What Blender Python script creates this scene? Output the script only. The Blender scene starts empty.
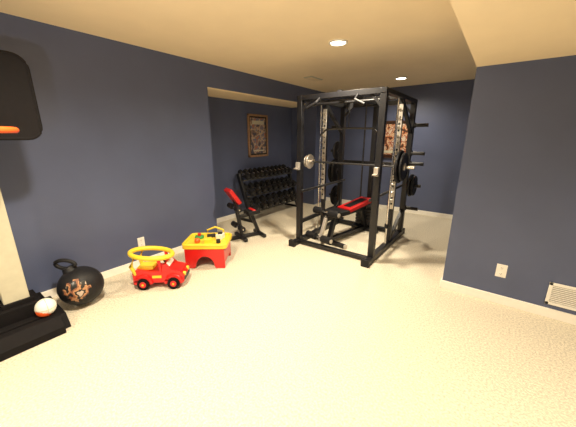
import bpy, bmesh, math, random
from mathutils import Matrix, Vector
random.seed(4)
scene = bpy.context.scene
try:
    scene.view_settings.view_transform = 'Standard'
except Exception as e:
    print(e)

# ---------------------------------------------------------------- materials
def mat(name, col, rough=0.5, metal=0.0, var=0.0, scale=20.0, bump=0.0, bscale=200.0, emit=None, estr=0.0, coat=0.0, spec=0.5):
    m = bpy.data.materials.new(name); m.use_nodes = True
    nt = m.node_tree; p = nt.nodes['Principled BSDF']
    p.inputs['Base Color'].default_value = (*col, 1)
    p.inputs['Roughness'].default_value = rough
    p.inputs['Metallic'].default_value = metal
    p.inputs['Specular IOR Level'].default_value = spec
    if coat: p.inputs['Coat Weight'].default_value = coat
    tc = nt.nodes.new('ShaderNodeTexCoord')
    if var > 0:
        n = nt.nodes.new('ShaderNodeTexNoise'); n.inputs['Scale'].default_value = scale
        n.inputs['Detail'].default_value = 6
        nt.links.new(tc.outputs['Object'], n.inputs['Vector'])
        r = nt.nodes.new('ShaderNodeValToRGB')
        r.color_ramp.elements[0].position = 0.3; r.color_ramp.elements[1].position = 0.7
        r.color_ramp.elements[0].color = (*[c*(1-var) for c in col], 1)
        r.color_ramp.elements[1].color = (*[min(1, c*(1+var)) for c in col], 1)
        nt.links.new(n.outputs['Fac'], r.inputs['Fac'])
        nt.links.new(r.outputs['Color'], p.inputs['Base Color'])
    if bump > 0:
        n2 = nt.nodes.new('ShaderNodeTexNoise'); n2.inputs['Scale'].default_value = bscale
        n2.inputs['Detail'].default_value = 3
        nt.links.new(tc.outputs['Object'], n2.inputs['Vector'])
        b = nt.nodes.new('ShaderNodeBump'); b.inputs['Strength'].default_value = bump
        b.inputs['Distance'].default_value = 0.01
        nt.links.new(n2.outputs['Fac'], b.inputs['Height'])
        nt.links.new(b.outputs['Normal'], p.inputs['Normal'])
    if emit:
        p.inputs['Emission Color'].default_value = (*emit, 1)
        p.inputs['Emission Strength'].default_value = estr
    return m

M_wall = mat('wall_paint_slate_blue', (0.084, 0.104, 0.188), 0.42, var=0.04, scale=3, bump=0.12, bscale=150)
M_ceil = mat('ceiling_paint_cream', (0.86, 0.71, 0.48), 0.9, var=0.02, scale=4, bump=0.1, bscale=120)
M_carpet = mat('carpet_cream', (0.71, 0.65, 0.52), 1.0, var=0.26, scale=75, bump=0.8, bscale=190, spec=0.1)
M_trim = mat('trim_white', (0.88, 0.85, 0.78), 0.5, var=0.02)
M_black = mat('black_powdercoat', (0.008, 0.008, 0.010), 0.4, var=0.2, scale=60)
M_rubber = mat('black_rubber', (0.010, 0.010, 0.012), 0.55, var=0.2, scale=50, spec=0.3)
M_blkpl = mat('black_plastic', (0.009, 0.008, 0.009), 0.7, var=0.1, scale=30, spec=0.12)
M_iron = mat('grey_iron', (0.06, 0.06, 0.065), 0.4, 0.6, var=0.2, scale=50)
M_chrome = mat('chrome', (0.75, 0.73, 0.70), 0.2, 1.0, var=0.05, scale=30)
M_steel = mat('zinc_plate', (0.62, 0.58, 0.52), 0.35, 0.6, var=0.1, scale=30)
M_red = mat('red_plastic', (0.62, 0.012, 0.010), 0.35, var=0.06, scale=10, coat=0.3)
M_redv = mat('red_vinyl', (0.50, 0.012, 0.012), 0.4, var=0.1, scale=30)
M_yel = mat('yellow_plastic', (0.85, 0.60, 0.04), 0.38, var=0.05, scale=10, coat=0.2)
M_orange = mat('orange_steel', (0.85, 0.12, 0.02), 0.35, var=0.05)
M_beige = mat('beige_pole', (0.50, 0.48, 0.37), 0.5, var=0.05)
M_white = mat('white_plastic', (0.82, 0.80, 0.74), 0.4, var=0.03)
M_green = mat('green_plastic', (0.05, 0.32, 0.08), 0.4, var=0.05)
M_dark = mat('dark_slot', (0.02, 0.02, 0.02), 0.8, var=0.1)
M_slot = mat('vent_shadow_grey', (0.30, 0.27, 0.20), 0.8, var=0.1)
M_grey = mat('grey_plastic', (0.06, 0.06, 0.06), 0.6, var=0.1, spec=0.3)
M_wood = mat('dark_wood_frame', (0.045, 0.018, 0.010), 0.35, var=0.3, scale=30)
M_gold = mat('gold_wood_frame', (0.34, 0.20, 0.11), 0.35, var=0.2, scale=30)
M_lamp = mat('lamp_glow', (1, 0.9, 0.7), 0.5, emit=(1.0, 0.90, 0.70), estr=16)

def patchmat(name, cols, scale):
    m = bpy.data.materials.new(name); m.use_nodes = True
    nt = m.node_tree; p = nt.nodes['Principled BSDF']; p.inputs['Roughness'].default_value = 0.3
    tc = nt.nodes.new('ShaderNodeTexCoord')
    n = nt.nodes.new('ShaderNodeTexNoise'); n.inputs['Scale'].default_value = scale; n.inputs['Detail'].default_value = 3
    r = nt.nodes.new('ShaderNodeValToRGB'); cr = r.color_ramp; cr.interpolation = 'CONSTANT'
    k = len(cols)
    cr.elements[0].position = 0; cr.elements[0].color = (*cols[0], 1)
    cr.elements[1].position = 0.36 + 0.28*(1)/k; cr.elements[1].color = (*cols[1], 1)
    for i in range(2, k):
        e = cr.elements.new(0.36 + 0.28*i/k); e.color = (*cols[i], 1)
    nt.links.new(tc.outputs['Object'], n.inputs['Vector'])
    nt.links.new(n.outputs['Fac'], r.inputs['Fac']); nt.links.new(r.outputs['Color'], p.inputs['Base Color'])
    return m
M_post1 = patchmat('poster_art_warm', [(0.05, 0.06, 0.10), (0.22, 0.15, 0.12), (0.45, 0.34, 0.24), (0.13, 0.15, 0.22), (0.34, 0.14, 0.09)], 7)
M_post2 = patchmat('poster_art_orange', [(0.06, 0.03, 0.02), (0.40, 0.13, 0.06), (0.55, 0.42, 0.28), (0.25, 0.06, 0.03), (0.5, 0.42, 0.34)], 9)
M_ballart = patchmat('ball_print', [(0.02, 0.02, 0.02), (0.22, 0.09, 0.05), (0.42, 0.22, 0.11), (0.02, 0.02, 0.02), (0.5, 0.4, 0.32)], 10)

# ---------------------------------------------------------------- builder
class B:
    def __init__(self):
        self.bm = bmesh.new(); self.mats = []
    def mi(self, m):
        if m not in self.mats: self.mats.append(m)
        return self.mats.index(m)
    def _fin(self, verts, m):
        i = self.mi(m); fs = set()
        for v in verts:
            for f in v.link_faces: fs.add(f)
        for f in fs: f.material_index = i
    def box(self, c, s, m, rot=(0, 0, 0)):
        R = Matrix.Rotation(rot[2], 4, 'Z') @ Matrix.Rotation(rot[1], 4, 'Y') @ Matrix.Rotation(rot[0], 4, 'X')
        M = Matrix.Translation(c) @ R @ Matrix.Diagonal((*s, 1))
        r = bmesh.ops.create_cube(self.bm, size=1, matrix=M); self._fin(r['verts'], m)
    def bx(self, x0, x1, y0, y1, z0, z1, m):
        self.box(((x0+x1)/2, (y0+y1)/2, (z0+z1)/2), (x1-x0, y1-y0, z1-z0), m)
    def beam(self, a, b, w, h, m):
        a = Vector(a); b = Vector(b); d = b-a
        q = d.to_track_quat('X', 'Z').to_matrix().to_4x4()
        M = Matrix.Translation((a+b)/2) @ q @ Matrix.Diagonal((d.length, w, h, 1))
        r = bmesh.ops.create_cube(self.bm, size=1, matrix=M); self._fin(r['verts'], m)
    def cyl(self, a, b, r, m, r2=None, seg=20):
        a = Vector(a); b = Vector(b); d = b-a
        q = d.to_track_quat('Z', 'Y').to_matrix().to_4x4()
        M = Matrix.Translation((a+b)/2) @ q
        x = bmesh.ops.create_cone(self.bm, cap_ends=True, segments=seg, radius1=r, radius2=r if r2 is None else r2, depth=d.length, matrix=M)
        self._fin(x['verts'], m)
    def sph(self, c, r, m, sc=(1, 1, 1), seg=24):
        M = Matrix.Translation(c) @ Matrix.Diagonal((*sc, 1))
        x = bmesh.ops.create_uvsphere(self.bm, u_segments=seg, v_segments=seg//2, radius=r, matrix=M); self._fin(x['verts'], m)
    def tube(self, pts, r, m, seg=10, closed=False):
        pts = [Vector(p) for p in pts]; n = len(pts); rings = []
        up = Vector((0, 0, 1))
        for i, p in enumerate(pts):
            if closed: t = pts[(i+1) % n]-pts[i-1]
            else: t = pts[min(i+1, n-1)]-pts[max(i-1, 0)]
            t.normalize()
            ref = up if abs(t.dot(up)) < 0.95 else Vector((1, 0, 0))
            s = t.cross(ref).normalized(); u = s.cross(t).normalized()
            rings.append([self.bm.verts.new(p + s*math.cos(k*2*math.pi/seg)*r + u*math.sin(k*2*math.pi/seg)*r) for k in range(seg)])
        vs = [v for g in rings for v in g]
        rng = range(n) if closed else range(n-1)
        for i in rng:
            A = rings[i]; C = rings[(i+1) % n]
            for k in range(seg):
                self.bm.faces.new((A[k], A[(k+1) % seg], C[(k+1) % seg], C[k]))
        if not closed:
            self.bm.faces.new(rings[0]); self.bm.faces.new(rings[-1])
        self._fin(vs, m)
    def ring(self, c, R, r, m, axis='Z', n=32, ry=None, tilt=0):
        ry = ry or R; pts = []
        for k in range(n):
            a = k*2*math.pi/n; x = R*math.cos(a); y = ry*math.sin(a)
            if axis == 'Z': pts.append((c[0]+x, c[1]+y, c[2]+x*tilt))
            elif axis == 'X': pts.append((c[0], c[1]+x, c[2]+y))
            else: pts.append((c[0]+x, c[1], c[2]+y))
        self.tube(pts, r, m, closed=True)
    def prism(self, prof, d0, d1, m, axis='X'):
        def P(p, d):
            if axis == 'X': return (d, p[0], p[1])
            if axis == 'Y': return (p[0], d, p[1])
            return (p[0], p[1], d)
        A = [self.bm.verts.new(P(p, d0)) for p in prof]; C = [self.bm.verts.new(P(p, d1)) for p in prof]
        n = len(prof)
        self.bm.faces.new(A); self.bm.faces.new(C)
        for i in range(n): self.bm.faces.new((A[i], A[(i+1) % n], C[(i+1) % n], C[i]))
        self._fin(A+C, m)
    def plate(self, c, R, t, m, axis='X', hub=M_steel):
        ax = {'X': Vector((1, 0, 0)), 'Y': Vector((0, 1, 0)), 'Z': Vector((0, 0, 1))}[axis]; c = Vector(c)
        self.cyl(c-ax*t*0.32, c+ax*t*0.32, R*0.93, m, seg=36)
        self.ring(c, R*0.93, t*0.5, m, axis, 40)
        self.cyl(c-ax*t*0.55, c+ax*t*0.55, R*0.28, hub, seg=20)
    def done(self, name, loc=(0, 0, 0), rz=0, bevel=0.0, seg=2):
        bmesh.ops.recalc_face_normals(self.bm, faces=self.bm.faces[:])
        me = bpy.data.meshes.new(name); self.bm.to_mesh(me); self.bm.free()
        for m in self.mats: me.materials.append(m)
        for p in me.polygons: p.use_smooth = True
        me.set_sharp_from_angle(angle=math.radians(38))
        o = bpy.data.objects.new(name, me); scene.collection.objects.link(o)
        o.location = loc; o.rotation_euler = (0, 0, rz)
        if bevel > 0:
            b = o.modifiers.new('bevel', 'BEVEL'); b.width = bevel; b.segments = seg
            b.limit_method = 'ANGLE'; b.angle_limit = math.radians(50)
        return o

def rrect(x0, x1, y0, y1, r, n=6):
    out = []
    for cx, cy, a0 in ((x1-r, y1-r, 0), (x0+r, y1-r, 90), (x0+r, y0+r, 180), (x1-r, y0+r, 270)):
        for k in range(n+1):
            a = math.radians(a0+90*k/n); out.append((cx+r*math.cos(a), cy+r*math.sin(a)))
    return out

# ---------------------------------------------------------------- room
XL, YB, H, SOF = -3.27, 5.92, 2.43, 2.067
CX, CY = -0.284, 3.02
AY0, AY1, AX, AZ = 2.57, 5.35, -3.92, 2.13
XR, YF = 3.0, -3.0
b = B(); b.bx(AX-0.1, XL, YF, AY0, 0, H, M_wall); b.done('wall_left')
b = B(); b.bx(AX-0.1, XL, AY1, YB, 0, H, M_wall); b.done('wall_left_far')
b = B(); b.bx(AX-0.1, XL, AY0, AY1, AZ+0.012, H, M_wall); b.done('wall_header')
b = B(); b.bx(AX-0.1, AX, AY0, AY1, 0, AZ+0.012, M_wall); b.done('wall_alcove')
b = B(); b.bx(AX, XL-0.001, AY0, AY1, AZ, AZ+0.011, M_ceil); b.done('ceiling_alcove')
b = B(); b.bx(AX-0.1, CX, YB, YB+0.1, 0, H, M_wall); b.done('wall_back')
b = B(); b.bx(CX, XR, CY, YB+0.1, 0, H, M_wall); b.done('wall_right')
b = B(); b.bx(XR, XR+0.1, YF-0.1, YB+0.1, 0, H, M_wall); b.done('wall_side')
b = B(); b.bx(AX-0.1, XR, YF-0.1, YF, 0, H, M_wall); b.done('wall_rear')
b = B(); b.bx(AX-0.1, XR+0.1, YF-0.1, YB+0.1, -0.1, 0, M_carpet); b.done('floor')
b = B(); b.bx(AX-0.1, XR+0.1, YF-0.1, YB+0.1, H, H+0.1, M_ceil); b.done('ceiling')
b = B(); b.bx(CX, XR, YF, CY, SOF, H, M_ceil); b.done('ceiling_soffit')
def base(name, x0, x1, y0, y1):
    b = B(); b.bx(x0, x1, y0, y1, 0, 0.075, M_trim)
    b.bx(x0+0.0, x1, y0, y1, 0.075, 0.085, M_trim); b.done(name, bevel=0.003)
base('baseboard_left', XL, XL+0.014, YF, AY0)
base('baseboard_alcove', AX, AX+0.014, AY0, AY1)
base('baseboard_back', XL, CX, YB-0.014, YB)
base('baseboard_right', CX-0.0, XR, CY-0.014, CY)
base('baseboard_corner', CX-0.014, CX, CY-0.014, YB-0.014)

# recessed lights
def can(x, y, z, w):
    b = B()
    b.ring((x, y, z-0.004), 0.085, 0.012, M_white, 'Z', 36)
    b.cyl((x, y, z-0.006), (x, y, z-0.001), 0.078, M_lamp, seg=36)
    o = b.done('recessed_downlight')
    L = bpy.data.lights.new('downlight_lamp', 'SPOT'); L.energy = w; L.color = (1.0, 0.86, 0.65)
    L.spot_size = math.radians(160); L.spot_blend = 0.9; L.shadow_soft_size = 0.07
    lo = bpy.data.objects.new('downlight_lamp', L); scene.collection.objects.link(lo)
    lo.location = (x, y, z-0.03); lo.parent = o
for (x, y, z, w) in ((-1.51, 2.86, H, 290), (-1.51, 5.09, H, 150), (-1.51, 0.63, H, 350), (-1.51, -1.6, H, 250),
                     (1.3, 1.0, SOF, 210), (1.3, -1.4, SOF, 140)):  # soffit pair is out of view, added to light the right wall and floor
    can(x, y, z, w)

# added fill spot near the camera, aimed up to brighten the ceiling
L = bpy.data.lights.new('added_ceiling_fill', 'SPOT'); L.energy = 125; L.color = (1.0, 0.93, 0.82)
L.spot_size = math.radians(150); L.spot_blend = 1.0; L.shadow_soft_size = 0.05
lo = bpy.data.objects.new('added_ceiling_fill', L); scene.collection.objects.link(lo)
lo.location = (-0.55, -0.35, 1.25); lo.rotation_euler = (math.radians(155), 0, math.radians(30))

# ceiling register
b = B(); b.box((-2.67, 4.25, H-0.006), (0.16, 0.34, 0.012), M_beige)
for k in range(6): b.box((-2.72+0.02*k, 4.25, H-0.014), (0.006, 0.30, 0.006), M_ceil)
b.done('ceiling_register', bevel=0.002)

# outlets
def outlet(loc, rz):
    b = B()
    b.box((0, -0.004, 0), (0.078, 0.008, 0.122), M_white)
    for s in (-1, 1):
        b.cyl((0, -0.008, 0.028*s), (0, -0.011, 0.028*s), 0.017, M_white, seg=20)
        b.box((-0.006, -0.0115, 0.028*s+0.003), (0.0025, 0.002, 0.009), M_dark)
        b.box((0.006, -0.0115, 0.028*s+0.003), (0.0025, 0.002, 0.009), M_dark)
        b.cyl((0, -0.011, 0.028*s-0.008), (0, -0.0125, 0.028*s-0.008), 0.0025, M_dark, seg=8)
    b.cyl((0, -0.008, 0), (0, -0.010, 0), 0.003, M_steel, seg=8)
    b.done('wall_outlet', loc, rz, bevel=0.002)
outlet((0.165, CY, 0.325), 0)
outlet((XL, 1.44, 0.29), math.pi/2)

# floor vent grille on right wall
b = B()
w, h = 0.36, 0.20
b.box((0, -0.003, 0), (w-0.01, 0.004, h-0.01), M_slot)
for s in (-1, 1):
    b.box((0, -0.011, s*(h/2-0.012)), (w, 0.012, 0.024), M_white)
    b.box((s*(w/2-0.012), -0.011, 0), (0.024, 0.012, h), M_white)
for k in range(9):
    b.box((0, -0.011, -h/2+0.034+k*0.0165), (w-0.04, 0.010, 0.008), M_white, rot=(0.5, 0, 0))
b.done('wall_vent', (0.675, CY, 0.225), 0, bevel=0.002)

# framed posters
def poster(name, w, h, art, loc, rz, bands, fr, matte):
    b = B(); t = 0.03; f = 0.035
    b.box((0, -0.008, 0), (w-0.005, 0.012, h-0.005), M_wood)
    for s in (-1, 1):
        b.box((0, -t/2, s*(h/2-f/2)), (w, t, f), fr)
        b.box((s*(w/2-f/2), -t/2, 0), (f, t, h), fr)
    b.box((0, -0.015, 0), (w-2*f, 0.003, h-2*f), matte)
    b.box((0, -0.018, 0), (w-2*f-0.06, 0.003, h-2*f-0.06), art)
    for (z, hh, ww, m) in bands:
        b.box((0, -0.021, z), (ww, 0.003, hh), m)
    b.done(name, loc, rz, bevel=0.003)
poster('framed_poster', 0.56, 0.80, M_post1, (AX+0.002, 4.22, 1.52), math.pi/2,
       [(0.25, 0.07, 0.34, M_beige), (-0.28, 0.025, 0.30, M_beige)], M_gold, M_dark)
poster('framed_picture', 0.62, 0.72, M_post2, (-1.76, YB-0.002, 1.45), 0, [(-0.24, 0.05, 0.40, M_beige)], M_wood, M_wood)

# ---------------------------------------------------------------- basketball hoop
b = B()
prof = [(-0.34, 0.0), (0.36, 0.0), (0.36, 0.06), (0.30, 0.135), (-0.28, 0.135), (-0.34, 0.06)]
b.prism(prof, -0.50, 0.22, M_blkpl, 'Y')
b.prism([(-0.28, 0.0), (0.30, 0.0), (0.22, 0.10), (-0.20, 0.10)], 0.20, 0.27, M_blkpl, 'Y')
for s in (-1, 1):
    b.beam((s*0.21, -0.42, 0.14), (s*0.21, 0.12, 0.14), 0.05, 0.02, M_blkpl)
b.box((0, 0.02, 0.18), (0.28, 0.28, 0.12), M_blkpl)
b.box((0, 0.03, 1.08), (0.15, 0.15, 1.80), M_beige)
b.box((0, 0.03, 0.25), (0.19, 0.19, 0.05), M_blkpl)
b.box((0, 0.03, 1.3), (0.17, 0.17, 0.08), M_blkpl)
for s in (-1, 1):
    b.beam((0, s*0.075, 1.70), (0.24, s*0.075, 1.62), 0.03, 0.04, M_blkpl)
    b.beam((0, s*0.075, 1.94), (0.24, s*0.075, 1.86), 0.03, 0.04, M_blkpl)
b.prism(rrect(-0.365, 0.365, 1.49, 2.02, 0.08), 0.24, 0.27, M_blkpl, 'X')
outer = [(0.262, y, z) for y, z in rrect(-0.365, 0.365, 1.49, 2.02, 0.08)]
b.tube(outer, 0.012, M_blkpl, closed=True)
for z in (1.62, 1.84): b.box((0.272, 0, z), (0.006, 0.28, 0.012), M_orange)
for y in (-0.134, 0.134): b.box((0.272, y, 1.73), (0.006, 0.012, 0.22), M_orange)
b.box((0.30, 0, 1.53), (0.06, 0.14, 0.07), M_orange)
b.ring((0.50, 0, 1.54), 0.185, 0.018, M_orange, 'Z', 40)
b.box((0.38, 0.0, 1.532), (0.16, 0.10, 0.012), M_orange)
b.done('basketball_hoop', (-2.90, 0.235, 0), 0, bevel=0.008)

# toy ball on the hoop base
b = B(); b.sph((0, 0, 0.0), 0.068, M_white)
for ax in 'XYZ': b.ring((0, 0, 0), 0.067, 0.0025, M_beige, ax)
b.sph((0.004, -0.010, -0.016), 0.058, M_orange)
b.done('toy_ball', (-2.69, 0.395, 0.206))

# ---------------------------------------------------------------- hopper ball
b = B()
R0 = 0.178
b.sph((0, 0, R0), R0, M_rubber, (1, 1, 0.98), 40)
pv = bmesh.ops.create_uvsphere(b.bm, u_segments=40, v_segments=20, radius=R0+0.0015, matrix=Matrix.Translation((0, 0, R0)) @ Matrix.Diagonal((1, 1, 0.98, 1)))
dirv = Vector((0.80, -0.42, 0.15)).normalized()
kill = [v for v in pv['verts'] if (v.co-Vector((0, 0, R0))).normalized().dot(dirv) < 0.80]
bmesh.ops.delete(b.bm, geom=kill, context='VERTS')
b._fin([v for v in pv['verts'] if v.is_valid], M_ballart)
hd = Vector((-0.10, -0.10, 0.33)).normalized(); c0 = Vector((0, 0, R0))
b.cyl(c0+hd*0.16, c0+hd*0.205, 0.06, M_rubber, 0.045)
top = c0+hd*0.235
side = Vector((0.7, 0.7, 0)).normalized()
pts = [top+side*0.078*math.cos(a)+hd*0.045*math.sin(a) for a in [k*2*math.pi/24 for k in range(24)]]
b.tube(pts, 0.017, M_rubber, closed=True)
b.done('hopper_ball', (-2.91, 0.70, 0.003))

# ---------------------------------------------------------------- toy ride-on car
b = B()
side_prof = [(-0.27, 0.07), (-0.27, 0.19), (-0.22, 0.23), (-0.08, 0.20), (0.02, 0.20), (0.06, 0.27), (0.10, 0.275), (0.16, 0.215), (0.26, 0.19), (0.29, 0.14), (0.28, 0.07)]
b.prism([(p[0], p[1]) for p in side_prof], -0.115, 0.115, M_red, 'Y')
for x in (-0.16, 0.17):
    for s in (-1, 1):
        b.cyl((x, s*0.10, 0.065), (x, s*0.145, 0.065), 0.065, M_blkpl, seg=28)
        b.cyl((x, s*0.145, 0.065), (x, s*0.150, 0.065), 0.035, M_red, seg=20)
        b.cyl((x, s*0.150, 0.065), (x, s*0.156, 0.065), 0.012, M_yel, seg=12)
        pts = [(x+0.085*math.cos(a), s*0.12, 0.065+0.085*math.sin(a)) for a in [math.pi*k/10 for k in range(11)]]
        b.tube(pts, 0.022, M_red, seg=8)
for s in (-1, 1):
    b.cyl((0.27, s*0.07, 0.15), (0.295, s*0.07, 0.15), 0.024, M_yel)
b.box((0.285, 0, 0.105), (0.02, 0.20, 0.035), M_grey)
b.box((0.115, 0, 0.265), (0.01, 0.17, 0.05), M_white, rot=(0, -0.5, 0))
b.cyl((0.06, 0, 0.26), (0.03, 0, 0.31), 0.010, M_blkpl)
b.ring((0.03, 0, 0.312), 0.05, 0.009, M_yel, 'Z', 24, tilt=0.4)
for s in (-1, 1):
    b.box((-0.01, s*0.117, 0.14), (0.10, 0.003, 0.03), M_yel)
b.ring((-0.08, 0, 0.37), 0.225, 0.026, M_yel, 'Z', 40, ry=0.15, tilt=-0.10)
for s in (-1, 1):
    b.tube([(-0.24, s*0.10, 0.17), (-0.27, s*0.12, 0.27), (-0.22, s*0.12, 0.385)], 0.022, M_yel)
    b.tube([(0.03, s*0.10, 0.18), (0.04, s*0.12, 0.26), (0.03, s*0.13, 0.355)], 0.018, M_red)
b.box((-0.14, 0, 0.225), (0.17, 0.16, 0.03), M_yel)
car = b.done('toy_ride_on_car', (-2.66, 1.33, 0.002), math.radians(42), bevel=0.012, seg=3)
car.scale = (0.90, 0.90, 0.94)

# ---------------------------------------------------------------- toy activity table
b = B()
W, D = 0.46, 0.36
arch = [(-W/2, 0.0), (-W/2, 0.24), (W/2, 0.24), (W/2, 0.0), (W/2-0.10, 0.0)]
for k in range(9):
    a = math.pi*k/8; arch.append(((W/2-0.12)*math.cos(a), 0.02+0.13*math.sin(a)))
arch.append((-W/2+0.10, 0.0))
for s in (-1, 1):
    b.prism(arch, s*(D/2)-0.02, s*(D/2)+0.02, M_red, 'Y')
    b.bx(s*(W/2-0.02)-0.02, s*(W/2-0.02)+0.02, -D/2, D/2, 0.06, 0.24, M_red)
b.bx(-W/2, W/2, -D/2, D/2, 0.19, 0.245, M_red)
b.prism(rrect(-W/2-0.03, W/2+0.03, -D/2-0.03, D/2+0.03, 0.05), 0.245, 0.285, M_yel, 'Z')
b.tube([(x, y, 0.29) for x, y in rrect(-W/2-0.02, W/2+0.02, -D/2-0.02, D/2+0.02, 0.05)], 0.016, M_yel, closed=True)
b.cyl((-0.12, 0.06, 0.285), (-0.12, 0.06, 0.315), 0.055, M_green)
b.cyl((-0.12, 0.06, 0.315), (-0.12, 0.06, 0.35), 0.02, M_red)
b.box((0.02, -0.08, 0.31), (0.09, 0.07, 0.05), M_yel, rot=(0, 0, 0.3))
b.box((0.14, 0.05, 0.315), (0.08, 0.10, 0.06), M_white, rot=(0, 0, -0.2))
b.box((0.14, 0.05, 0.355), (0.05, 0.05, 0.02), M_dark)
b.sph((-0.10, -0.10, 0.31), 0.035, M_orange)
b.cyl((0.15, -0.11, 0.285), (0.15, -0.11, 0.33), 0.025, M_dark)
b.box((0.02, 0.09, 0.305), (0.10, 0.05, 0.04), M_dark, rot=(0, 0, 0.5))
b.tube([(-0.04, 0.15, 0.28), (-0.04, 0.15, 0.36), (0.06, 0.15, 0.40), (0.16, 0.15, 0.36), (0.16, 0.15, 0.28)], 0.012, M_yel)
b.done('toy_activity_table', (-2.71, 1.98, 0.002), math.radians(38), bevel=0.008)

# ---------------------------------------------------------------- small preacher curl bench
b = B()
b.beam((-0.20, -0.02, 0.03), (0.20, -0.02, 0.03), 0.05, 0.05, M_black)
b.beam((0, -0.20, 0.03), (0, 0.30, 0.03), 0.05, 0.05, M_black)
b.beam((-0.18, 0.30, 0.03), (0.18, 0.30, 0.03), 0.05, 0.05, M_black)
b.beam((0, 0.0, 0.05), (0, -0.10, 0.64), 0.05, 0.05, M_black)
b.beam((0, 0.28, 0.05), (0, 0.16, 0.38), 0.05, 0.05, M_black)
b.beam((0, -0.06, 0.34), (0, 0.24, 0.38), 0.05, 0.05, M_black)
b.box((0, -0.12, 0.67), (0.22, 0.06, 0.25), M_redv, rot=(0.60, 0, 0))
b.box((0, -0.09, 0.655), (0.20, 0.03, 0.22), M_black, rot=(0.60, 0, 0))
b.box((0, 0.18, 0.40), (0.20, 0.20, 0.06), M_rubber, rot=(0.1, 0, 0))
b.box((0, 0.18, 0.432), (0.18, 0.05, 0.02), M_redv, rot=(0.1, 0, 0))
for z in (0.20, 0.50):
    yy = -0.06-(z-0.2)*0.15
    b.cyl((-0.2, yy, z), (0.2, yy, z), 0.013, M_chrome)
    for s in (-1, 1):
        b.cyl((s*0.07, yy, z), (s*0.19, yy, z), 0.042, M_rubber)
b.done('preacher_curl_bench', (-2.98, 2.80, 0.002), math.radians(-20), bevel=0.008)

# ---------------------------------------------------------------- dumbbell rack with dumbbells
b = B()
L = 1.46
for y in (-L/2, L/2):
    b.beam((-0.20, y, 0.02), (0.24, y, 0.02), 0.05, 0.04, M_black)
    b.beam((0.16, y, 0.03), (-0.14, y, 0.86), 0.05, 0.07, M_black)
for i, (x, z) in enumerate(((0.10, 0.22), (0.0, 0.50), (-0.10, 0.78))):
    for dx in (-0.06, 0.085):
        b.beam((x+dx, -L/2, z - dx*0.4), (x+dx, L/2, z - dx*0.4), 0.035, 0.02, M_grey if dx > 0 else M_black)
b.done('dumbbell_rack', (-3.60, 4.22, 0.002), 0, bevel=0.004)
b = B()
for i, (x, z) in enumerate(((0.10, 0.22), (0.0, 0.50), (-0.10, 0.78))):
    n = (8, 9, 11)[i]; r = (0.072, 0.064, 0.052)[i]
    for k in range(n):
        y = -L/2+0.09+(L-0.18)*k/(n-1)
        t = Vector((1, 0, -0.4)).normalized(); c = Vector((x+0.012, y, z+r+0.006))
        b.cyl(c-t*0.07, c+t*0.07, 0.015, M_chrome, seg=12)
        for s in (-1, 1):
            b.cyl(c+t*s*0.055, c+t*s*(0.055+r*1.25), r, M_rubber, seg=6)
            b.cyl(c+t*s*(0.055+r*1.25), c+t*s*(0.055+r*1.25+0.004), r*0.42, M_iron, seg=16)
b.done('dumbbell_set', (-3.60, 4.22, 0.004), 0, bevel=0.004)

# ---------------------------------------------------------------- power rack
b = B()
x0, x1 = -2.18, -1.10
y0, ym, y1 = 3.18, 3.85, 4.42
T = 1.96; w = 0.07
for x in (x0, x1):
    b.beam((x, y0-0.16, 0.035), (x, y1+0.10, 0.035), w+0.005, 0.07, M_black)
    for y in (y0, y1):
        b.box((x, y, T/2), (w, w, T), M_black)
    b.beam((x, y0-0.04, T+0.02), (x, y1+0.04, T+0.02), w, 0.05, M_black)
    b.box((x, ym, T/2+0.02), (0.05, 0.06, T-0.04), M_black)
    b.box((x, y0-0.175, 0.045), (0.095, 0.05, 0.095), M_rubber); b.box((x, y1+0.115, 0.04), (0.085, 0.04, 0.085), M_rubber)
    b.box((x, ym-0.034, 1.22), (0.06, 0.008, 1.35), M_steel)
    for k in range(16):
        z = 0.62+k*0.08
        b.cyl((x, ym-0.037, z), (x, ym-0.041, z), 0.015, M_dark, seg=12)
    for k in range(20):
        z = 0.3+k*0.08
        b.cyl((x-w/2-0.001, y0, z), (x+w/2+0.001, y0, z), 0.008, M_grey, seg=10)
    for k in range(12):
        z = 0.66+k*0.105
        b.beam((x, ym-0.04, z), (x, ym-0.085, z+0.03), 0.03, 0.014, M_steel)
    b.cyl((x, ym-0.15, 0.07), (x, ym-0.15, T), 0.014, M_chrome)
    b.cyl((x, ym-0.15, 0.30), (x, ym-0.15, 0.36), 0.028, M_rubber)
    sx = 0.055*(1 if x < -2 else -1)
    b.cyl((x+sx, y0-0.05, 0.78), (x+sx, y1+0.05, 0.78), 0.018, M_black)
b.beam((x0, y0, 0.32), (x0, y1, 0.32), 0.045, 0.05, M_black)
for x in (x0, x1):
    b.beam((x, y1, 0.42), (x, ym, 0.07), 0.045, 0.05, M_black)
    b.beam((x, y1, 1.55), (x, ym, T-0.02), 0.045, 0.05, M_black)
b.beam((x0, y0, T+0.02), (x1, y0, T+0.02), w, 0.06, M_black)
b.beam((x0, y1, T+0.02), (x1, y1, T+0.02), w, 0.06, M_black)
b.beam((x0, ym, T+0.03), (x1, ym, T+0.03), 0.06, 0.05, M_black)
b.beam((x0, y1, 0.04), (x1, y1, 0.04), w, 0.06, M_black)
b.beam((x0, y1, 1.1), (x1, y1, 1.1), 0.05, 0.05, M_black)
b.beam((x0, y0-0.02, 0.035), (x1, y0-0.02, 0.035), 0.06, 0.05, M_black)
b.cyl((x0, y0+0.16, T-0.05), (x1, y0+0.16, T-0.05), 0.016, M_black)
for s in (-0.25, 0.25):
    b.tube([((x0+x1)/2+s, y0-0.02, T+0.0), ((x0+x1)/2+s, y0-0.10, T-0.06), ((x0+x1)/2+s*1.5, y0-0.12, T-0.12)], 0.016, M_rubber)
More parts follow.
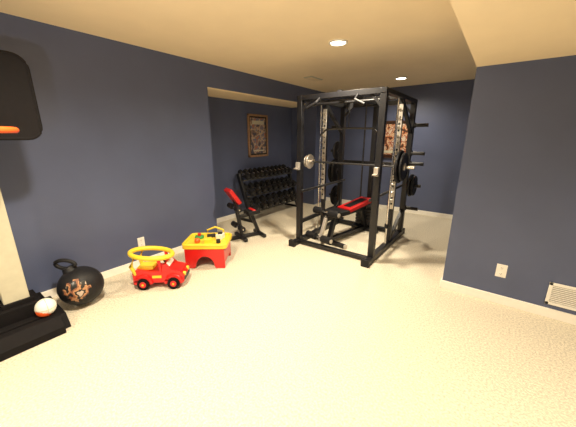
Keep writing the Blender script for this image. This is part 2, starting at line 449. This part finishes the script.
for x, sx in ((x0, 1), (x1, -1)):
    for y in (y0, y1):
        b.beam((x, y, T-0.16), (x+sx*0.15, y, T), 0.03, 0.03, M_black)
xc = (x0+x1)/2
for s in (-0.13, 0.13):
    b.cyl((xc+s, y1-0.06, 0.06), (xc+s, y1-0.06, T), 0.012, M_iron)
b.box((xc, y1+0.02, T/2), (0.07, 0.07, T), M_black)
for k in range(6): b.box((xc, y1-0.06, 0.12+0.055*k), (0.34, 0.10, 0.045), M_iron)
b.cyl((xc, y0+0.3, T-0.08), (xc, y0+0.32, T-0.08), 0.05, M_rubber); b.beam((xc, y0, T+0.04), (xc, y1+0.05, T+0.04), 0.05, 0.06, M_black)
b.cyl((xc, y0+0.31, T-0.1), (xc, y0+0.31, 1.62), 0.004, M_dark, seg=6)
b.tube([(xc-0.42, y0+0.31, 1.52), (xc-0.32, y0+0.31, 1.60), (xc, y0+0.31, 1.61), (xc+0.32, y0+0.31, 1.60), (xc+0.42, y0+0.31, 1.52)], 0.013, M_iron)
for z in (1.66, 1.27, 1.12, 0.80, 0.45):
    b.cyl((x1, y1, z), (x1+0.22, y1, z), 0.025, M_black)
    b.cyl((x1+0.04, y1, z), (x1+0.055, y1, z), 0.038, M_black)
for k in range(2): b.plate((x1+0.085+k*0.042, y1, 0.80), 0.16-0.02*k, 0.04, M_rubber, hub=M_iron)
for z in (1.66, 1.27, 0.92, 0.5):
    b.cyl((x0, y1, z), (x0-0.20, y1, z), 0.022, M_black)
b.plate((x0-0.08, y1, 0.92), 0.20, 0.04, M_rubber, hub=M_iron); b.plate((x0-0.13, y1, 0.92), 0.20, 0.04, M_rubber, hub=M_iron)
b.plate((x0-0.08, y1, 1.27), 0.15, 0.04, M_rubber, hub=M_iron)
b.plate((x0-0.08, y1, 0.5), 0.17, 0.04, M_rubber, hub=M_iron)
for x in (x0, x1):
    b.box((x, y0-0.05, 1.12), (0.05, 0.05, 0.10), M_steel)
    b.box((x, y0-0.09, 1.09), (0.05, 0.06, 0.015), M_steel)
b.done('power_rack', (0, 0, 0.001), 0, bevel=0.004)

# barbell carried on the rack's guide rods
b = B(); yb_, zb_ = 3.66, 1.14
b.cyl((-2.48, yb_, zb_), (-0.84, yb_, zb_), 0.013, M_iron)
for s, xe in ((-1, -2.26), (1, -1.04)):
    b.cyl((xe, yb_, zb_), (xe+s*0.22, yb_, zb_), 0.025, M_chrome)
    b.cyl((xe, yb_, zb_), (xe+s*0.015, yb_, zb_), 0.04, M_chrome)
b.plate((-2.33, yb_, zb_), 0.10, 0.035, M_steel); b.plate((-2.38, yb_, zb_), 0.08, 0.03, M_steel)
b.plate((-0.995, yb_, zb_), 0.20, 0.04, M_rubber); b.plate((-0.95, yb_, zb_), 0.17, 0.035, M_rubber)
b.done('barbell', (0, 0, 0), 0, bevel=0.002)

# ---------------------------------------------------------------- bench inside rack
b = B()
b.beam((-0.28, -0.10, 0.03), (0.28, -0.10, 0.03), 0.06, 0.05, M_black)
b.beam((-0.24, 0.80, 0.03), (0.24, 0.80, 0.03), 0.06, 0.05, M_black)
b.beam((0, -0.15, 0.06), (0, 0.80, 0.06), 0.06, 0.05, M_black)
b.beam((0, -0.10, 0.05), (0, 0.02, 0.40), 0.06, 0.06, M_black)
b.beam((0, 0.80, 0.05), (0, 0.66, 0.42), 0.06, 0.06, M_black)
b.beam((0, -0.18, 0.38), (0, 0.76, 0.40), 0.05, 0.06, M_black)
b.box((0, 0.02, 0.44), (0.28, 0.32, 0.06), M_rubber)
b.box((0, 0.52, 0.49), (0.24, 0.62, 0.05), M_redv, rot=(0.12, 0, 0))
b.box((0, 0.52, 0.455), (0.20, 0.56, 0.02), M_black, rot=(0.12, 0, 0))
b.box((0, 0.50, 0.519), (0.12, 0.44, 0.006), M_rubber, rot=(0.12, 0, 0))
b.beam((0, -0.18, 0.40), (0, -0.30, 0.08), 0.045, 0.045, M_steel)
for (y, z) in ((-0.18, 0.48), (-0.32, 0.14)):
    b.cyl((-0.22, y, z), (0.22, y, z), 0.013, M_chrome)
    for s in (-1, 1):
        b.cyl((s*0.06, y, z), (s*0.22, y, z), 0.05, M_rubber)
        b.cyl((s*0.22, y, z), (s*0.226, y, z), 0.03, M_steel)
for s in (-1, 1):
    b.cyl((s*0.28, -0.10, 0.03), (s*0.31, -0.10, 0.03), 0.028, M_steel)
b.done('weight_bench', (-1.80, 3.52, 0.002), math.radians(-12), bevel=0.01)

# ---------------------------------------------------------------- world + camera
wd = bpy.data.worlds.new('world'); scene.world = wd; wd.use_nodes = True
wd.node_tree.nodes['Background'].inputs[0].default_value = (0.02, 0.02, 0.02, 1)
cam = bpy.data.cameras.new('camera'); co = bpy.data.objects.new('camera', cam); scene.collection.objects.link(co)
cam.sensor_width = 36; cam.lens = 36*279/576; cam.clip_start = 0.02
co.location = (0, 0, 1.5)
co.rotation_euler = (math.radians(90-15.33), 0, math.radians(36.9))
scene.camera = co
